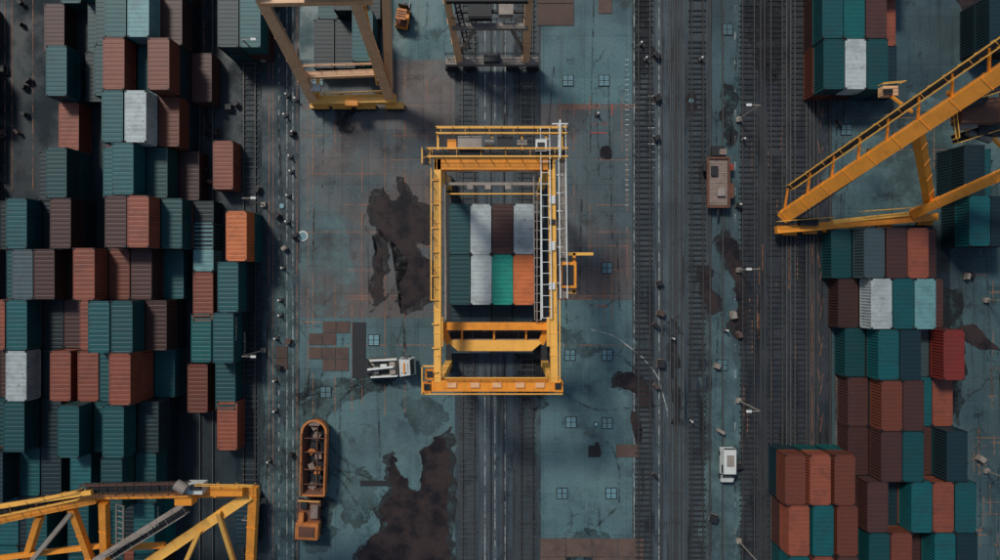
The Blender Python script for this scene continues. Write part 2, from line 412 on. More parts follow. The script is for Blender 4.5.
def manhole(u, v, r=0.6):
    mb = MB(); c = P(u, v); mb.cyl((c.x, c.y, 0), (c.x, c.y, 0.10), r, M['white'] if r > .5 else M['dark'], 20); mb.cyl((c.x, c.y, 0.10), (c.x, c.y, 0.13), r * .75, M['grate'], 20); mb.obj('manhole_cover')
manhole(303, 236, .65); manhole(691, 101, .4); manhole(596, 424, .3); manhole(282, 206, .4)

# ------------------------------------------------------------------ rail tracks
def track(uc, sleepers=True, name='rail_track', gauge=1.435, v0=-200, v1=760, sm='sleeper'):
    x = P(uc, 0).x; y1 = P(0, v0).y; y0 = P(0, v1).y; mb = MB()
    if sleepers:
        y = y0
        while y < y1:
            if R.random() < .94: mb.box((x + R.uniform(-.07, .07), y + R.uniform(-.05, .05), 0.05), (R.uniform(1.9, 2.3), R.uniform(.14, .22), 0.10), M[sm])
            y += 0.65
    for s in (-1, 1):
        mb.box((x + s * gauge / 2, (y0 + y1) / 2, 0.125), (0.16, y1 - y0, 0.03), M['dark'])
        mb.box((x + s * gauge / 2, (y0 + y1) / 2, 0.19), (0.08, y1 - y0, 0.10), M['rail'])
    mb.obj(name)
for u in (468, 527, 250): track(u)
for u in (644, 697): track(u, sm='sleeperd')
for u in (748, 776, 800): track(u, sm='sleeperd')
for u in (497, 668, 716, 823, 207): track(u, False, gauge=1.6)
for u in (672, 679, 762, 788, 811): track(u, False, gauge=0.5)

# ------------------------------------------------------------------ containers
CL, CW, CH = 5.90, 2.44, 2.59
PY = 50.9
def cont_mesh(name, mat, label=None):
    mb = MB(); hx, hy = CW / 2, CL / 2
    for sx in (-1, 1):
        for sy in (-1, 1):
            mb.box((sx * (hx - .08), sy * (hy - .08), CH / 2), (.16, .16, CH - .30), mat)
            for z in (.07, CH - .07): mb.box((sx * (hx - .09), sy * (hy - .09), z), (.19, .19, .15), M['dark'])
        mb.box((sx * (hx - .05), 0, CH - .10), (.10, CL - .38, .10), mat)
        mb.box((sx * (hx - .05), 0, .10), (.10, CL - .38, .14), mat)
    for sy in (-1, 1):
        mb.box((0, sy * (hy - .07), CH - .11), (CW - .38, .12, .12), mat); mb.box((0, sy * (hy - .07), .10), (CW - .38, .12, .14), mat)
    k = mb.mi(mat)
    n = 16; y0 = -hy + .16; dy = (CL - .32) / n
    for sx in (-1, 1):
        prof = []
        for i in range(n):
            for t, d in ((0, .02), (.3, .02), (.5, .11), (.8, .11)): prof.append((y0 + (i + t) * dy, d))
        prof.append((y0 + n * dy, .02)); o = len(mb.v)
        for y, d in prof: mb.v += [(sx * (hx - d), y, .17), (sx * (hx - d), y, CH - .15)]
        for i in range(len(prof) - 1):
            q = [o + 2 * i, o + 2 * i + 2, o + 2 * i + 3, o + 2 * i + 1]; mb.f.append(q if sx > 0 else q[::-1]); mb.m.append(k)
    n = 11; prof = []
    for i in range(n):
        dy2 = (CL - .26) / n
        for t, d in ((0, .03), (.55, .03), (.65, .045), (.9, .045)): prof.append((-hy + .13 + (i + t) * dy2, d))
    prof.append((hy - .13, .03)); o = len(mb.v)
    for y, d in prof: mb.v += [(-hx + .1, y, CH - d - .03), (hx - .1, y, CH - d - .03)]
    for i in range(len(prof) - 1): mb.f.append([o + 2 * i, o + 2 * i + 1, o + 2 * i + 3, o + 2 * i + 2]); mb.m.append(k)
    mb.box((0, hy - .11, CH / 2), (CW - .32, .05, CH - .34), mat)
    for s in (-1, 1):
        mb.box((s * .54, -hy + .09, CH / 2), (1.04, .06, CH - .36), mat)
        for q in (.25, .8): mb.cyl((s * q, -hy + .03, .15), (s * q, -hy + .03, CH - .18), .025, M['rail'], 6)
    mb.box((0, 0, .13), (CW - .25, CL - .3, .06), M['dark'])
    if label:
        cu = bpy.data.curves.new('t', 'FONT'); cu.body = label; cu.size = 0.6; cu.align_x = 'CENTER'; cu.align_y = 'CENTER'; cu.extrude = 0.004
        ob = bpy.data.objects.new('t', cu); scene.collection.objects.link(ob); bpy.context.view_layer.update()
        tm = bpy.data.meshes.new_from_object(ob.evaluated_get(bpy.context.evaluated_depsgraph_get()))
        kk = mb.mi(M['white'])
        for sx in (-1, 1):
            mt = Matrix.Translation((sx * (hx - .01), 1.0, 1.7)) @ Matrix.Rotation(sx * math.pi / 2, 4, 'Z') @ Matrix.Rotation(math.pi / 2, 4, 'X')
            o = len(mb.v)
            for vv in tm.vertices: mb.v.append(tuple(mt @ vv.co))
            for p in tm.polygons: mb.f.append([o + i for i in p.vertices]); mb.m.append(kk)
        bpy.data.objects.remove(ob)
    return mb.mesh(name)
cols = {'T': (10, 82, 86), 'D': (14, 44, 52), 'B': (136, 72, 52), 'O': (200, 108, 56), 'W': (176, 186, 186), 'L': (104, 150, 152),
        'G': (0, 150, 132), 'R': (140, 50, 42), 'N': (76, 46, 41), 'S': (72, 92, 98), 'U': (0, 98, 98)}
CM = {}
for k, c in cols.items():
    mt = paint_mat('container_paint_' + k, srgb(*c), 0.5, rust=srgb(92, 66, 56) if k in 'WLS' else (c[0] / 255 * .12 + .01, c[1] / 255 * .08 + .01, c[2] / 255 * .06 + .01, 1), rustamt=0.5 if k in 'WLS' else .4, rough=.5,
                   var=(.85, 1.05) if k in 'WLGO' else (.5, 1.12))
    CM[k] = [cont_mesh('shipping_container', mt), cont_mesh('shipping_container', mt, 'TRANSCO') if k in 'TDU' else None]
def put(x, y, z, k, lab=None):
    ms = CM[k]; me = ms[1] if (ms[1] and (R.random() < .08 if lab is None else lab)) else ms[0]
    o = bpy.data.objects.new('shipping_container', me); scene.collection.objects.link(o)
    o.location = (x + R.uniform(-.04, .04), y + R.uniform(-.02, .02), z + 0.005); o.rotation_euler[2] = R.uniform(-.004, .004) + (math.pi if R.random() < .5 else 0)
pool = 'TDNDBDNUDN'
def stack(u, v, tiers, k, ztop=None, ref=5.2):
    p = P(u, v, ref if ztop is None else ztop)
    for t in range(tiers):
        put(p.x, p.y, t * 2.6, k if t == tiers - 1 else R.choice(pool))
def row(u0, v, codes, tiers, pitch=2.57):
    p = P(u0, v, 5.2)
    for i, (k, t) in enumerate(zip(codes, tiers)):
        if k == ' ': continue
        for q in range(int(t)):
            put(p.x + i * pitch, p.y, q * 2.6, k if q == int(t) - 1 else R.choice(pool))
# left yard
base = 427
rowsB = [(84, 'TNTBT', '22312'), (84, 'TTTLN', '12332'), (82, 'DTBTBN', '123231'), (103, 'NTWB', '1332'), (113, 'TTTN', '2321'), (106, 'NNBTD', '13321'),
         (97, 'BBNT', '3221'), (90, 'BTTN', '2332'), (88, 'BTBT', '2231'), (82, 'TTTD', '3232'), (80, 'TDTT', '2132'), (78, 'TTDT', '2112'), (78, 'TTBT', '2112')]
for i, (u, c, t) in enumerate(rowsB): row(u, base + (i - 9) * PY, c, t)
rowsA = [(12, ' DT', '001'), (-5, '  N', '001'), (12, '  T', '002'), (10, '  B', '001'), (12, ' DT', '012'), (-6, 'DTDN', '1212'), (0, 'TSNN', '1221'),
         (-6, 'BTDN', '2211'), (-6, 'NWDB', '1212'), (-8, 'TTD', '121'), (-8, 'DTD', '211'), (-8, 'TDT', '112'), (-8, 'TDT', '112')]
for i, (u, c, t) in enumerate(rowsA): row(u, base + (i - 9) * PY, c, t)
stack(223, 165, 1, 'B', 2.6)
for u, v, t, k in ((236, 236, 2, 'O'), (228, 287, 2, 'T'), (223, 338, 2, 'T'), (216, 389, 1, 'T'), (218, 431, 1, 'B'),
                   (193, 246, 1, 'L'), (193, 297, 1, 'B'), (191, 340, 1, 'U'), (187, 392, 1, 'B')): stack(u, v, t, k)
row(228, 22, 'DT', '22'); row(228, 22 - PY, 'TB', '22')
row(236, 530, 'D', '1')
for j in range(9): row(-130, 20 + j * 60, 'TBTDN', ''.join(R.choice('123') for _ in range(5)))
# right yard
rowsD = [(853, 'TSNBN', '12221'), (860, 'NWTLN', '12221'), (867, 'TTDSR', '12212'), (870, 'NBNTB', '12211'), (870, 'NNTND', '12212'),
         (878, 'NDTBT', '21222'), (880, 'TBNTD', '22122'), (880, 'TBNTD', '22122')]
for i, (u, c, t) in enumerate(rowsD): row(u, 253 + i * PY, c, t)
for i, k in enumerate('BBB'): row(796 + i * 24.5, 480, k, '2')
for i, k in enumerate('BTB'): row(799 + i * 24.5, 480 + PY, k, '2')
for i, k in enumerate('TBN'): row(799 + i * 24.5, 480 + 2 * PY, k, '2')
row(834, 64, 'TWTD', '2221'); row(833, 64 - PY, 'TUNB', '2221'); row(833, 64 - 2 * PY, 'TDBT', '2222')
row(975, 170, 'DT', '21'); row(980, 221, 'TD', '22'); row(1000, 20, 'DN', '21')
for j in range(8): row(1060, 20 + j * 60, 'TBTDN', ''.join(R.choice('123') for _ in range(5)))
p = P(459.5, 229, 5.2)
for j, cc in enumerate(('TWNW', 'TWGO')):
    for i, k in enumerate(cc):
        for q in range(2): put(p.x + i * 2.52, p.y - j * 5.95, q * 2.6, k if q else 'D', False)
for i in range(4): put(p.x + i * 2.52, p.y - 2 * 5.95, 0, 'D', False)

# ------------------------------------------------------------------ gantry crane in the centre
O, Y, D, W_ = M['orange'], M['yellow'], M['dark'], M['white']
def bogie(mb, c, along_x=True, n=4, mat=None):
    L = n * 0.75
    sz = (L, .7, .7) if along_x else (.7, L, .7); mb.box((c[0], c[1], 1.0), sz, mat or O)
    for i in range(n):
        t = (i - (n - 1) / 2) * .75
        q = Vector((c[0] + t, c[1], .42)) if along_x else Vector((c[0], c[1] + t, .42))
        d = Vector((0, .42, 0)) if along_x else Vector((.42, 0, 0)); mb.cyl(q - d, q + d, .36, M['dark'], 14)
g = empty('gantry_crane'); Z = 16.0
mb = MB()
TL, TR, BL, BR = P(438, 165, Z), P(549, 165, Z), P(438, 384, Z), P(554, 384, Z)
mb.girder(TL + Vector((-.3, 0, 0)), TR + Vector((.3, 0, 0)), 1.15, 1.3, O)
mb.girder(P(432, 385, Z), P(562, 385, Z), 1.1, 1.25, O, 1.8)
mb.girder(TL + Vector((0, 1.2, .1)), BL + Vector((0, .3, .1)), .7, 1.1, Y)
mb.girder(TR + Vector((.2, 1.2, .1)), BR + Vector((0, .3, .1)), .7, 1.1, Y)
mb.girder(P(441, 326, 12), P(549, 326, 12), .8, .9, O)
mb.hexa([P(458, 351, 10.6), P(532, 351, 10.6), P(545, 340, 10.6), P(445, 340, 10.6), P(458, 351, 11.4), P(532, 351, 11.4), P(545, 340, 11.4), P(445, 340, 11.4)], Y)
mb.beam(P(443, 328, 11.5), P(449, 343, 11), .7, .7, O); mb.beam(P(547, 328, 11.5), P(541, 343, 11), .7, .7, O)
mb.beam(P(440, 317, 12.8), P(440, 346, 12.8), .7, .8, Y); mb.beam(P(550, 317, 12.8), P(550, 346, 12.8), .7, .8, Y)
for u in (462, 494, 526): mb.beam(P(u, 327, 11.8), P(u, 341, 11.2), .2, .3, O)
mb.obj('girders', g)
mb = MB()
for c in (TL, TR, BL, BR):
    foot = Vector((c.x, c.y * 0.97, 1.4)); mb.girder((c.x, c.y, Z - .6), foot, .75, .75, Y, 4)
for a, b2 in ((TL, BL), (TR, BR)):
    mb.beam((a.x, a.y * .97 + 1.5, 1.5), (b2.x, b2.y * .97 - 1.5, 1.5), .7, .7, D)
mb.obj('legs', g)
mb = MB()
for c in (TL, TR, BL, BR): bogie(mb, (c.x, c.y * .97), False, 4)
mb.obj('bogies', g)
mb = MB()
mb.walkway(P(428, 154, Z + .8), P(567, 154, Z + .8), .8, D, Y)
mb.walkway(P(437, 132, Z + .8), P(566, 132, Z + .8), .6, D, Y)
for u in (438, 462, 492, 522, 546, 562): mb.beam(P(u, 131, Z + .5), P(u, 156, Z + .5), .2, .3, Y)
mb.beam(P(435, 158, Z + .5), P(566, 158, Z + .5), .25, .5, Y); mb.beam(P(437, 128, Z + .5), P(560, 128, Z + .5), .15, .2, Y)
mb.box(P(470, 143, Z + .9), (2.4, 1.2, .9), M['greyst']); mb.box(P(505, 142, Z + .9), (1.6, 1.1, .8), M['dark']); mb.box(P(541, 146, Z + .8), (1.1, 1.2, .9), W_); mb.box(P(541, 146, Z + 1.3), (.7, .7, .1), D)
mb.box(P(452, 145, Z + .7), (.9, 1.0, .6), O); mb.box(P(522, 143, Z + .6), (1.0, .5, .5), M['greyst'])
mb.cyl(P(485, 143, Z + 1.0), P(494, 143, Z + 1.0), .45, M['rail'])
mb.walkway(P(427, 150, Z), P(427, 165, Z), .8, D, Y)
mb.beam(P(552, 124, Z + .7), P(568, 124, Z + .7), .12, .12, W_); mb.beam(P(560, 120, Z + 2), P(560, 158, Z + 2), .16, .16, W_)
mb.obj('machinery_platform', g)
mb = MB()
mb.ladder(P(545, 128, Z + 1), P(547, 318, Z + 1), .9, W_, 1.1, .06); mb.walkway(P(561, 126, Z + .2), P(563, 298, Z + .2), .7, M['greyst'], W_)
mb.ladder(P(537, 165, Z), P(538, 320, Z - 3), .7, M['greyst'], .9, .06)
mb.beam(P(541, 168, Z + .4), P(541, 320, Z), .12, .14, W_)
for v_ in range(175, 300, 18): mb.beam(P(549, v_, Z + .2), P(563, v_, Z + .2), .14, .14, W_)
for v_ in range(180, 380, 24): mb.beam(P(438, v_, Z + .8), P(432, v_, Z + .8), .12, .12, Y)
mb.rail(P(432, 170, Z + .7), P(432, 300, Z + .7), Y)
mb.rail(P(559, 300, Z + .7), P(559, 380, Z + .7), Y)
mb.ladder(P(443, 185, Z), P(443, 320, Z), .4, M['greyst'], .9, .06)
for v_, s_ in ((200, .8), (222, .5), (246, .9), (286, .7)): mb.box(P(552, v_, Z + .6), (.6, s_, .5), W_ if s_ > .6 else D)
mb.obj('side_walkways', g)
mb = MB()
mb.beam(P(565, 254, Z), P(593, 254, Z), .3, .4, Y); mb.beam(P(565, 292, Z), P(576, 292, Z), .3, .4, Y); mb.beam(P(574, 253, Z), P(574, 293, Z), .3, .4, O)
mb.box(P(568, 275, Z - .2), (1.5, 2.6, 2.0), O); mb.box(P(568, 275, Z + .85), (1.1, 2.0, .1), M['dark']); mb.box(P(573, 275, Z + .1), (.5, 1.4, 1.2), M['glass'])
mb.ladder(P(556, 262, Z + .4), P(576, 262, Z + .4), .7, D, .5, .07)
mb.obj('operator_cab', g)
mb = MB()
for u, v_ in ((427, 387), (558, 386), (430, 374)):
    mb.box(P(u, v_, Z + .1), (.9, 1.0, 1.3), O); mb.box(P(u, v_, Z + .8), (.6, .6, .2), D)
mb.rail(P(423, 366, Z + .7), P(423, 392, Z + .7), Y); mb.rail(P(423, 393, Z + .6), P(562, 393, Z + .6), Y, .7); mb.rail(P(445, 377, Z + .6), P(545, 377, Z + .6), Y, .7)
mb.beam(P(423, 366, Z + .5), P(438, 366, Z + .5), .15, .2, Y)
for u in (452, 475, 497, 520, 540): mb.box(P(u, 385, Z + .72), (.9, .5, .12), M['cream'])
mb.walkway(P(446, 334, 10), P(545, 334, 10), 1.0, D, M['greyst'])
mb.obj('end_platform', g)
mb = MB()
for u in (446, 537): mb.beam(P(u, 170, Z - 1.2), P(u, 325, 12), .12, .2, M['greyst'])
mb.beam(P(446, 184, Z - 1), P(540, 184, Z - 1), .3, .4, M['greyst']); mb.beam(P(446, 194, Z - 1), P(540, 194, Z - 1), .12, .3, Y)
for u in (470, 488, 508): mb.box(P(u, 187, Z - .8), (.6, .5, .5), M['greyst'])
mb.obj('trolley', g)

# ------------------------------------------------------------------ upper-left crane
g = empty('gantry_crane'); C_ = M['cream']
mb = MB()
mb.girder(P(311, 101, 2), P(396, 99, 2), 1.0, 1.0, Y, 2)
mb.girder(P(313, 99, 2.2), P(252, -20, 18), 1.1, 1.0, C_, 3); mb.girder(P(389, 97, 2.2), P(348, -20, 18), 1.1, 1.0, C_, 3)
mb.beam(P(389, 90, 2.6), P(386, -20, 17), .8, .7, C_)
mb.girder(P(301, 76, 5.2), P(382, 73, 5.2), .7, .8, C_, 2)
mb.girder(P(262, 2, 16), P(372, 0, 16), .7, .9, C_, 3)
mb.beam(P(318, 98, 2), P(318, 78, 5), .3, .3, Y)
mb.obj('legs', g)
mb = MB()
for u in (322, 344, 368, 396): bogie(mb, P(u, 108), True, 3, Y)
mb.rail(P(312, 96, 2.6), P(392, 93, 2.6), Y); mb.ladder(P(306, 84, 4), P(262, -8, 17), .6, M['greyst'])
mb.ladder(P(379, 85, 4), P(362, 0, 15), .5, Y); mb.rail(P(303, 68, 5.7), P(378, 66, 5.7), C_)
mb.walkway(P(300, -6, 17), P(372, -8, 17), 1, D, M['greyst'])
mb.box(P(316, 88, 4.0), (1.2, .8, .7), W_); mb.box(P(352, 104, 2.8), (1.5, .6, .7), O)
mb.obj('bogies_and_walkways', g)
row(318, 36, 'DDT', '112', 2.6); row(322, 36 - PY, 'TDD', '121')

# ------------------------------------------------------------------ upper-centre crane
g = empty('gantry_crane'); G_ = M['greyst']
mb = MB()
mb.girder(P(446, 62, 1.9), P(538, 62, 1.9), .9, .8, G_, 1.8)
mb.girder(P(459, 60, 2.2), P(442, -25, 15), .8, .8, M['cream'], 3); mb.girder(P(526, 60, 2.2), P(530, -25, 15), .8, .8, M['cream'], 3)
mb.girder(P(452, 27, 8), P(528, 27, 8), .6, .7, G_, 2); mb.girder(P(446, 0, 13), P(528, 0, 13), .6, .7, D, 2)
mb.beam(P(459, 56, 2.4), P(474, 30, 7.6), .35, .35, G_); mb.beam(P(526, 56, 2.4), P(512, 30, 7.6), .35, .35, G_)
mb.obj('legs', g)
mb = MB()
for u in (452, 470, 512, 532): bogie(mb, P(u, 69), True, 2, D)
mb.rail(P(446, 56, 2.3), P(538, 56, 2.3), D); mb.ladder(P(468, 50, 3), P(456, 0, 13), .5, D); mb.rail(P(452, 22, 8.5), P(526, 22, 8.5), D)
mb.box(P(492, 59, 2.6), (2.0, .9, .7), D); mb.box(P(480, 12, 9), (2.6, 1.6, 1.4), D); mb.box(P(506, 10, 9), (1.6, 1.4, 1.0), G_)
mb.beam(P(455, 12, 9), P(525, 12, 9), .3, .4, D)
mb.obj('bogies_and_walkways', g)

# ------------------------------------------------------------------ right crane
g = empty('gantry_crane')
mb = MB()
a, b2 = P(783, 217, 2.5), P(1030, 54, 26)
mb.girder(a, b2, 1.45, 1.1, O, 3)
mb.girder(P(912, 214, 2.5), P(1030, 162, 14), 1.0, .9, O, 3)
mb.girder(P(930, 206, 3), P(917, 126, 15), .9, .9, O, 3)
mb.girder(P(776, 230, 2), P(936, 217, 2), .9, .9, O, 2.5)
mb.beam(P(832, 222, 2.2), P(908, 214, 2.5), .5, .5, Y); mb.beam(P(948, 92, 20), P(1030, 175, 12), .35, .35, O)
mb.beam(P(984, 80, 20), P(984, 135, 16), .5, .5, O)
mb.obj('legs', g)
mb = MB()
wa, wb = P(788, 188, 4.5), P(1030, 20, 27.5)
mb.walkway(wa, wb, .7, D, Y)
for i in range(9):
    t = i / 8; mb.beam(wa.lerp(wb, t), a.lerp(b2, t), .2, .2, O)
mb.ladder(P(790, 222, 3), P(925, 128, 16), .4, D, 1.0, .06)
mb.obj('boom_walkway', g)
mb = MB()
mb.box(P(975, 112, 19), (3.6, 2.4, 1.6), M['rustbed']); mb.box(P(990, 128, 18), (3.0, 1.6, 1.2), D); mb.box(P(965, 122, 18.5), (1.6, 1.4, 1.2), G_)
mb.cyl(P(962, 104, 20), P(984, 98, 20), .55, D); mb.cyl(P(968, 132, 18), P(990, 140, 18), .4, M['rail'])
mb.walkway(P(948, 104, 19), P(1010, 84, 20), .9, D, Y); mb.walkway(P(952, 140, 17), P(1010, 122, 18), .9, D, Y)
mb.rail(P(948, 104, 19), P(952, 140, 18), Y)
for t in (.1, .35, .6, .85): mb.beam(P(948, 104, 19).lerp(P(1010, 84, 20), t), P(952, 140, 17).lerp(P(1010, 122, 18), t), .15, .2, O)
mb.box(P(888, 92, 12), (1.6, 1.0, 1.0), M['cream']); mb.box(P(888, 92, 12.6), (1.0, .6, .1), D); mb.rail(P(878, 86, 12.5), P(900, 84, 12.5), Y); mb.beam(P(888, 94, 11.5), P(912, 112, 16), .25, .25, O)
mb.obj('winch_house', g)
mb = MB()
for u in (786, 806, 826, 880, 920): bogie(mb, P(u, 234 - (u - 776) * .075), True, 2, O)
mb.rail(P(776, 222, 2.6), P(830, 218, 2.6), Y); mb.rail(P(860, 212, 2.5), P(930, 207, 2.5), Y); mb.box(P(808, 222, 2.7), (2.2, .9, .8), D)
mb.obj('bogies', g)

# ------------------------------------------------------------------ lower-left crane
g = empty('gantry_crane'); z = 20
mb = MB()
mb.girder(P(-30, 523, z), P(98, 496, z), 1.1, 1.1, O, 3); mb.beam(P(0, 506, z + 1.5), P(92, 492, z + 1.5), .4, .4, Y)
mb.girder(P(84, 494, z), P(258, 491, z), .8, .9, O, 3)
mb.girder(P(252, 493, z), P(130, 575, z - 4), .95, .9, Y, 3); mb.girder(P(254, 494, z), P(250, 580, z - 5), .8, .8, O, 3)
mb.beam(P(218, 512, z), P(238, 575, z - 5), .4, .4, Y); mb.beam(P(200, 530, z - 1), P(180, 575, z - 5), .4, .4, Y)
mb.girder(P(192, 500, z), P(96, 560, z - 2), .6, .6, G_, 2)
mb.girder(P(104, 502, z), P(106, 580, z - 5), .7, .7, O, 3); mb.girder(P(72, 508, z), P(98, 580, z - 5), .6, .6, O, 3)
mb.beam(P(40, 516, z), P(20, 580, z - 6), .6, .6, O); mb.beam(P(104, 548, z - 3), P(165, 545, z - 3), .5, .5, O); mb.beam(P(-20, 560, z - 3), P(104, 545, z - 3), .45, .5, O)
mb.beam(P(20, 575, z - 4), P(72, 512, z), .4, .4, G_)
for (q, zt), ft in ((((250, 580), z - 5), (246, 640)), (((106, 580), z - 5), (106, 640)), (((-30, 523), z), (-60, 620))):
    mb.girder(P(*q, zt), P(*ft, .8), .8, .8, O, 4)
mb.obj('frame', g)
mb = MB()
mb.walkway(P(86, 488, z + 1), P(190, 486, z + 1), 1.0, D, M['rustbed']); mb.walkway(P(-20, 514, z + 1), P(84, 492, z + 1), .8, D, Y)
mb.walkway(P(188, 508, z + .5), P(110, 556, z - 2), .7, D, G_); mb.box(P(196, 487, z + 1), (1.7, 1.0, 1.2), W_); mb.box(P(196, 487, z + 1.7), (1.0, .5, .2), D); mb.box(P(186, 498, z + .8), (1.6, 1.0, 1.2), O)
mb.box(P(228, 490, z + .8), (3.0, .9, .8), O); mb.rail(P(200, 482, z + 1), P(256, 483, z + 1), Y); mb.cyl(P(176, 484, z + 2), P(186, 490, z + 2), .5, G_)
mb.ladder(P(120, 505, z), P(120, 560, z - 3), .7, G_)
mb.obj('walkways', g)
mb = MB()
for ft in ((246, 640), (106, 640), (-60, 620)): bogie(mb, P(*ft), True, 4)
mb.obj('bogies', g)

# ------------------------------------------------------------------ vehicles
def wheel(mb, x, y, r=.45, w=.3, axis='x'):
    d = Vector((w / 2, 0, 0)) if axis == 'x' else Vector((0, w / 2, 0)); c = Vector((x, y, r + .03))
    mb.cyl(c - d, c + d, r, M['rubber'], 18); mb.cyl(c - d * 1.05, c + d * 1.05, r * .5, M['rail'], 12)
def place(parts, name, u, v, rot):
    e = empty(name); c = P(u, v); e.location = (c.x, c.y, .06); e.rotation_euler[2] = rot
    for n, mb, bv in parts: mb.obj(n, e, bv)
    return e
ch, cab, body = MB(), MB(), MB()
ch.box((0, 0, .75), (6.0, 1.0, .3), D)
for x in (-2.1, -1.1, 2.0):
    for y in (-1.0, 1.0): wheel(ch, x, y, .48, .34, 'y')
ch.box((-2.9, 0, .8), (.2, 2.3, .25), D)
cab.hexa([(1.3, -1.15, .7), (3.1, -1.05, .7), (3.1, 1.05, .7), (1.3, 1.15, .7), (1.3, -1.05, 2.5), (2.6, -.92, 2.5), (2.6, .92, 2.5), (1.3, 1.05, 2.5)], M['white'])
cab.hexa([(2.68, -.88, 1.6), (2.98, -.95, 1.55), (2.98, .95, 1.55), (2.68, .88, 1.6), (2.62, -.82, 2.44), (2.75, -.86, 2.3), (2.75, .86, 2.3), (2.62, .82, 2.44)], M['glass'])
cab.box((1.9, 0, 2.56), (.9, 1.1, .1), M['white']); cab.box((1.9, 0, 2.66), (.2, 1.3, .12), O)
for s in (-1, 1): cab.box((2.6, s * 1.25, 1.9), (.12, .25, .4), D); cab.box((1.95, s * 1.09, 1.9), (.8, .06, .5), M['glass'])
body.box((-.8, 0, 1.25), (3.5, 2.3, .5), M['greyst'])
for s in (-1, 1): body.box((-.7, s * 1.0, 1.75), (3.3, .2, .5), M['white'])
body.box((-.6, 0, 1.54), (2.6, 1.6, .08), D); body.box((.4, 0, 1.9), (.7, 1.5, .6), M['greyst']); body.box((-.7, .25, 1.75), (.8, .5, .4), M['white']); body.box((-1.6, -.2, 1.8), (.6, .9, .5), M['rail'])
body.cyl((-2.5, 0, 1.3), (-2.5, 0, 2.2), .55, D); body.beam((-2.6, 0, 2.3), (.6, .2, 2.5), .25, .25, M['white']); body.box((-2.75, .55, 1.5), (.6, .9, .8), D); body.box((-2.7, -.7, 1.4), (.7, .7, .6), D)
place([('chassis', ch, 0), ('cab', cab, .05), ('bed', body, .03)], 'utility_truck', 392, 366, math.radians(3))
ch, tr, hop = MB(), MB(), MB()
rim = [(-1.45, -4.6), (1.45, -4.6), (1.6, 3.2)] + [(1.6 * math.cos(math.radians(a)), 3.2 + 1.5 * math.sin(math.radians(a))) for a in range(20, 180, 20)] + [(-1.6, 3.2)]
k1 = hop.mi(M['hop']); k2 = hop.mi(M['rustbed'])
def loft(a, b2, k):
    o = len(hop.v); hop.v.extend(a + b2); L = len(a)
    for i in range(L): j = (i + 1) % L; hop.f.append([o + i, o + j, o + L + j, o + L + i]); hop.m.append(k)
r0 = [(x * .92, y * .96, .9) for x, y in rim]; r1 = [(x, y, 2.5) for x, y in rim]; r2 = [(x * .86, y * .95, 2.5) for x, y in rim]; r3 = [(x * .62, y * .84, 1.1) for x, y in rim]
loft(r0, r1, k1); loft(r1, r2, k1); loft(r2, r3, k2)
o = len(hop.v); hop.v.extend(r3); hop.f.append([o + i for i in range(len(r3))]); hop.m.append(hop.mi(D))
for y in (-3.2, -1.4, .7, 2.4): hop.beam((-1.35, y, 2.2), (1.35, y, 2.2), .08, .14, M['rustbed'])
hop.beam((.3, -4, 2.0), (.3, 3.8, 2.0), .10, .12, M['rustbed'])
for x_, y_, c_ in ((-.3, -3.6, 'tan'), (.5, -2.5, 'dark'), (-.4, -1.2, 'tan'), (.4, .1, 'tan'), (-.2, 1.4, 'dark'), (.2, 2.6, 'tan'), (-.1, 3.7, 'tan'), (.3, -1.7, 'hop'), (-.4, .7, 'hop')):
    hop.box((x_, y_, 1.5), (.8, .7, .6), M[c_], y_)
hop.box((0, 4.2, 2.2), (1.3, .5, .3), M['tan'])
for s in (-1, 1): hop.rail((s * 1.5, -4.4, 2.5), (s * 1.5, 3.0, 2.5), M['hop'], .35, 1.2, .06)
ch.box((0, 0, .8), (1.0, 9, .25), D)
for y in (3.0, 1.9, -2.0, -3.1):
    for s in (-1, 1): wheel(ch, s * 1.15, y, .5, .5)
place([('chassis', ch, 0), ('hopper', hop, 0)], 'hopper_trailer', 319, 453, math.radians(-1))
ch, tr = MB(), MB()
ch.box((0, 0, .7), (1.1, 5.0, .3), D)
for y in (-1.7, .6, 1.7):
    for s in (-1, 1): wheel(ch, s * 1.25, y, .5, .5)
tr.box((0, -1.4, 1.4), (2.8, 2.0, 1.4), M['hop']); tr.hexa([(-1.3, -2.9, .8), (1.3, -2.9, .8), (1.35, -2.4, .8), (-1.35, -2.4, .8), (-1.2, -2.7, 1.6), (1.2, -2.7, 1.6), (1.35, -2.4, 2.1), (-1.35, -2.4, 2.1)], M['glass'])
tr.box((0, -1.4, 2.15), (1.9, 1.2, .12), M['rustbed']); tr.box((0, .9, 1.15), (2.7, 2.6, .25), M['rustbed']); tr.box((-.8, .2, 1.6), (.6, 1.2, .8), M['hop']); tr.box((.7, .9, 1.5), (.9, 1.6, .5), M['tan']); tr.box((-.6, 1.6, 1.5), (.8, .7, .5), D)
tr.rail((-1.3, 2.2, 1.3), (1.3, 2.2, 1.3), M['yellow'], .6, .8, .06)
place([('chassis', ch, 0), ('cab', tr, .04)], 'tractor_truck', 312, 514, math.radians(-3))
bd = MB()
bd.hexa([(-.85, -2.15, .35), (.85, -2.15, .35), (.85, 1.2, .35), (-.85, 1.2, .35), (-.76, -2.1, 1.95), (.76, -2.1, 1.95), (.74, .85, 1.95), (-.74, .85, 1.95)], M['white'])
bd.hexa([(-.85, 1.2, .35), (.85, 1.2, .35), (.78, 2.2, .35), (-.78, 2.2, .35), (-.83, 1.2, 1.2), (.83, 1.2, 1.2), (.7, 2.1, .95), (-.7, 2.1, .95)], M['white'])
gl = MB()
gl.hexa([(-.76, 1.22, 1.18), (.76, 1.22, 1.18), (.76, 1.5, 1.16), (-.76, 1.5, 1.16), (-.68, .84, 1.90), (.68, .84, 1.90), (.68, .95, 1.93), (-.68, .95, 1.93)], M['glass'])
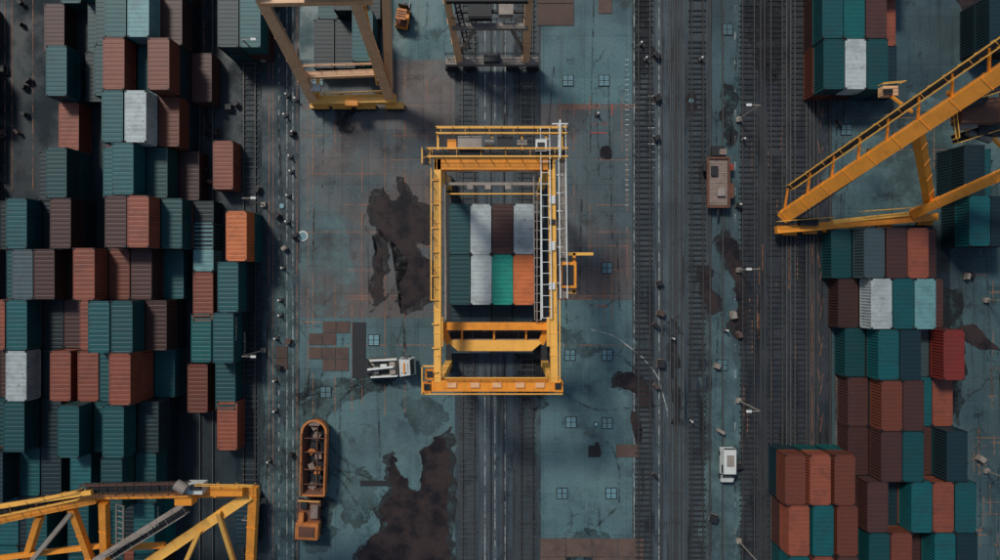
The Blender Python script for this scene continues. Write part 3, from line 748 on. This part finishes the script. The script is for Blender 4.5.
for s in (-1, 1): gl.box((s * .83, .3, 1.4), (.05, 1.0, .45), M['glass']); gl.box((s * .98, 1.0, 1.25), (.2, .1, .2), D)
gl.box((0, -2.15, 1.5), (1.3, .05, .4), M['glass']); gl.box((0, -.8, 1.97), (.9, 1.4, .04), M['greyst'])
ch = MB()
for y in (-1.4, 1.45):
    for s in (-1, 1): wheel(ch, s * .76, y, .33, .2)
place([('body', bd, .08), ('windows', gl, 0), ('wheels', ch, 0)], 'white_van', 725, 463, math.pi)
fb = MB(); fb.box((0, 0, 1.05), (2.3, 5.6, .25), M['tan']); 
for s in (-1, 1): fb.box((s * 1.3, 0, 1.2), (.2, 6.2, .4), M['rustbed'])
for y in (-3.0, 3.0): fb.box((0, y, 1.2), (2.3, .25, .4), M['rustbed'])
fb.box((0, 3.9, .95), (1.6, 1.2, .5), D); fb.box((.5, 3.7, 1.4), (.8, .7, .5), M['tan']); fb.box((-1.7, 1.8, 1.0), (.35, .8, .5), D); fb.box((1.75, -1.0, .9), (.4, 1.8, .4), M['rustbed']); fb.box((1.7, 1.9, .9), (.4, .8, .4), M['red'])
for y in (-2.2, -1.0, 2.2):
    for s in (-1, 1): wheel(fb, s * 1.0, y, .45, .35)
for i in range(5): fb.beam((-1.1, -2.4 + i * 1.2, 1.2), (1.1, -2.4 + i * 1.2, 1.2), .08, .06, M['greyst'])
fb.box((.3, -1.2, 1.35), (.9, 1.0, .35), M['greyst']); fb.box((-.5, 1.4, 1.3), (.8, 1.2, .3), D); fb.beam((0, -3.2, 1.0), (0, -4.3, .9), .25, .2, D)
place([('body', fb, 0)], 'flatbed_trailer', 715, 184, 0)
def forklift(u, v, r):
    fk = MB(); fk.box((0, 0, .8), (2.2, 1.5, .8), O); fk.box((-.7, 0, 1.3), (.7, 1.3, .5), M['rustbed'])
    for x, y in ((-.6, .6), (-.6, -.6), (.7, .6), (.7, -.6)): fk.beam((x, y, 1.2), (x, y, 2.3), .09, .09, D)
    fk.box((.05, 0, 2.34), (1.3, 1.2, .08), M['hop']); fk.box((1.25, 0, 1.3), (.15, 1.2, 2.0), D)
    for q in (-.3, 0, .3): fk.box((.05 + q, 0, 2.41), (.08, 1.1, .05), D)
    for y in (-.35, .35): fk.box((1.9, y, .15), (1.2, .14, .07), M['rail'])
    for x in (-.7, .75):
        for y in (-.75, .75): wheel(fk, x, y, .36, .25, 'y')
    place([('body', fk, 0)], 'forklift', u, v, r)
forklift(958, 234, math.radians(5)); forklift(404, 22, math.radians(80))
def post(u, v):
    mb = MB(); c = P(u, v); mb.box((c.x, c.y, .11), (.55, .5, .2), D); mb.cyl((c.x, c.y, .2), (c.x, c.y, .6), .12, M['white'], 10); mb.cyl((c.x, c.y, .6), (c.x, c.y, .85), .12, M['red'], 10); mb.cyl((c.x, c.y, .85), (c.x, c.y, 1.1), .12, M['white'], 10); mb.obj('delineator_post')
for q in ((288, 96), (286, 116), (297, 100), (294, 133), (291, 157), (292, 172), (289, 196), (288, 222), (284, 268), (281, 300), (281, 315), (277, 338), (276, 410), (270, 460), (276, 380), (725, 330), (640, 45), (645, 60), (700, 60), (672, 338), (690, 420), (742, 140), (738, 205), (597, 115)):
    post(*q)
def lamp(u, v, sx):
    mb = MB(); c = P(u, v); mb.box((c.x, c.y, .2), (.6, .6, .4), M['greyst']); mb.cyl((c.x, c.y, .4), (c.x, c.y, 7), .08, M['greyst'], 8)
    mb.beam((c.x, c.y, 7), (c.x + sx * 1.1, c.y, 7.2), .09, .09, M['greyst']); mb.box((c.x + sx * 1.3, c.y, 7.2), (.6, .28, .12), W_); mb.obj('street_lamp')
for v_ in (60, 205, 350, 500): lamp(264, v_, 1)
for v_ in (120, 270, 400, 540): lamp(738, v_, -1)
for v_ in (300, 470): lamp(985, v_, -1)
def crate(u, v, rz, mt):
    mb = MB(); c = P(u, v); w = R.uniform(.5, 1.1); h = R.uniform(.4, 1.0)
    mb.box((c.x, c.y, .14), (w, h, .1), M['tan'], rz)
    for k in (-.35, 0, .35): mb.box((c.x + k * w * math.cos(rz), c.y + k * w * math.sin(rz), .28), (w * .2, h * .95, .18), mt, rz)
    mb.box((c.x, c.y, .6), (w * .8, h * .8, .45), mt, rz); mb.obj('pallet_load')
for k in range(50):
    u, v = R.choice([(R.uniform(268, 300), R.uniform(60, 540)), (R.uniform(200, 262), R.uniform(60, 200)), (R.uniform(712, 740), R.uniform(20, 540)), (R.uniform(955, 1000), R.uniform(260, 550)), (R.uniform(832, 1000), R.uniform(100, 190)), (R.uniform(654, 662), R.uniform(20, 540)), (R.uniform(0, 35), R.uniform(0, 180))])
    crate(u, v, R.uniform(0, 3), R.choice([M['dark'], M['plate'], M['greyst'], M['dark'], M['dark']]))

# ------------------------------------------------------------------ camera and light
cam = bpy.data.cameras.new('Camera'); co = bpy.data.objects.new('Camera', cam); scene.collection.objects.link(co)
co.location = (0, 0, H); cam.sensor_width = 36; cam.lens = 36 * H / 125; cam.clip_end = 2000; scene.camera = co
w = bpy.data.worlds.new('World'); scene.world = w; w.use_nodes = True; nt = w.node_tree
sky = nt.nodes.new('ShaderNodeTexSky'); sky.sky_type = 'NISHITA'; sky.sun_disc = False
el, az = math.radians(50), math.radians(-35)
sky.sun_elevation = el; sky.sun_rotation = az; sky.air_density = 1.3; sky.dust_density = 1.2
nt.links.new(sky.outputs[0], nt.nodes['Background'].inputs[0]); nt.nodes['Background'].inputs[1].default_value = 0.07
sl = bpy.data.lights.new('sun', 'SUN'); sl.energy = 2.3; sl.angle = math.radians(10); sl.color = (1, .95, .86)
so = bpy.data.objects.new('sun', sl); scene.collection.objects.link(so)
d = Vector((math.sin(az) * math.cos(el), math.cos(az) * math.cos(el), math.sin(el)))
so.rotation_euler = d.to_track_quat('Z', 'Y').to_euler()
scene.view_settings.view_transform = 'Standard'; scene.view_settings.look = 'None'; scene.view_settings.exposure = 0
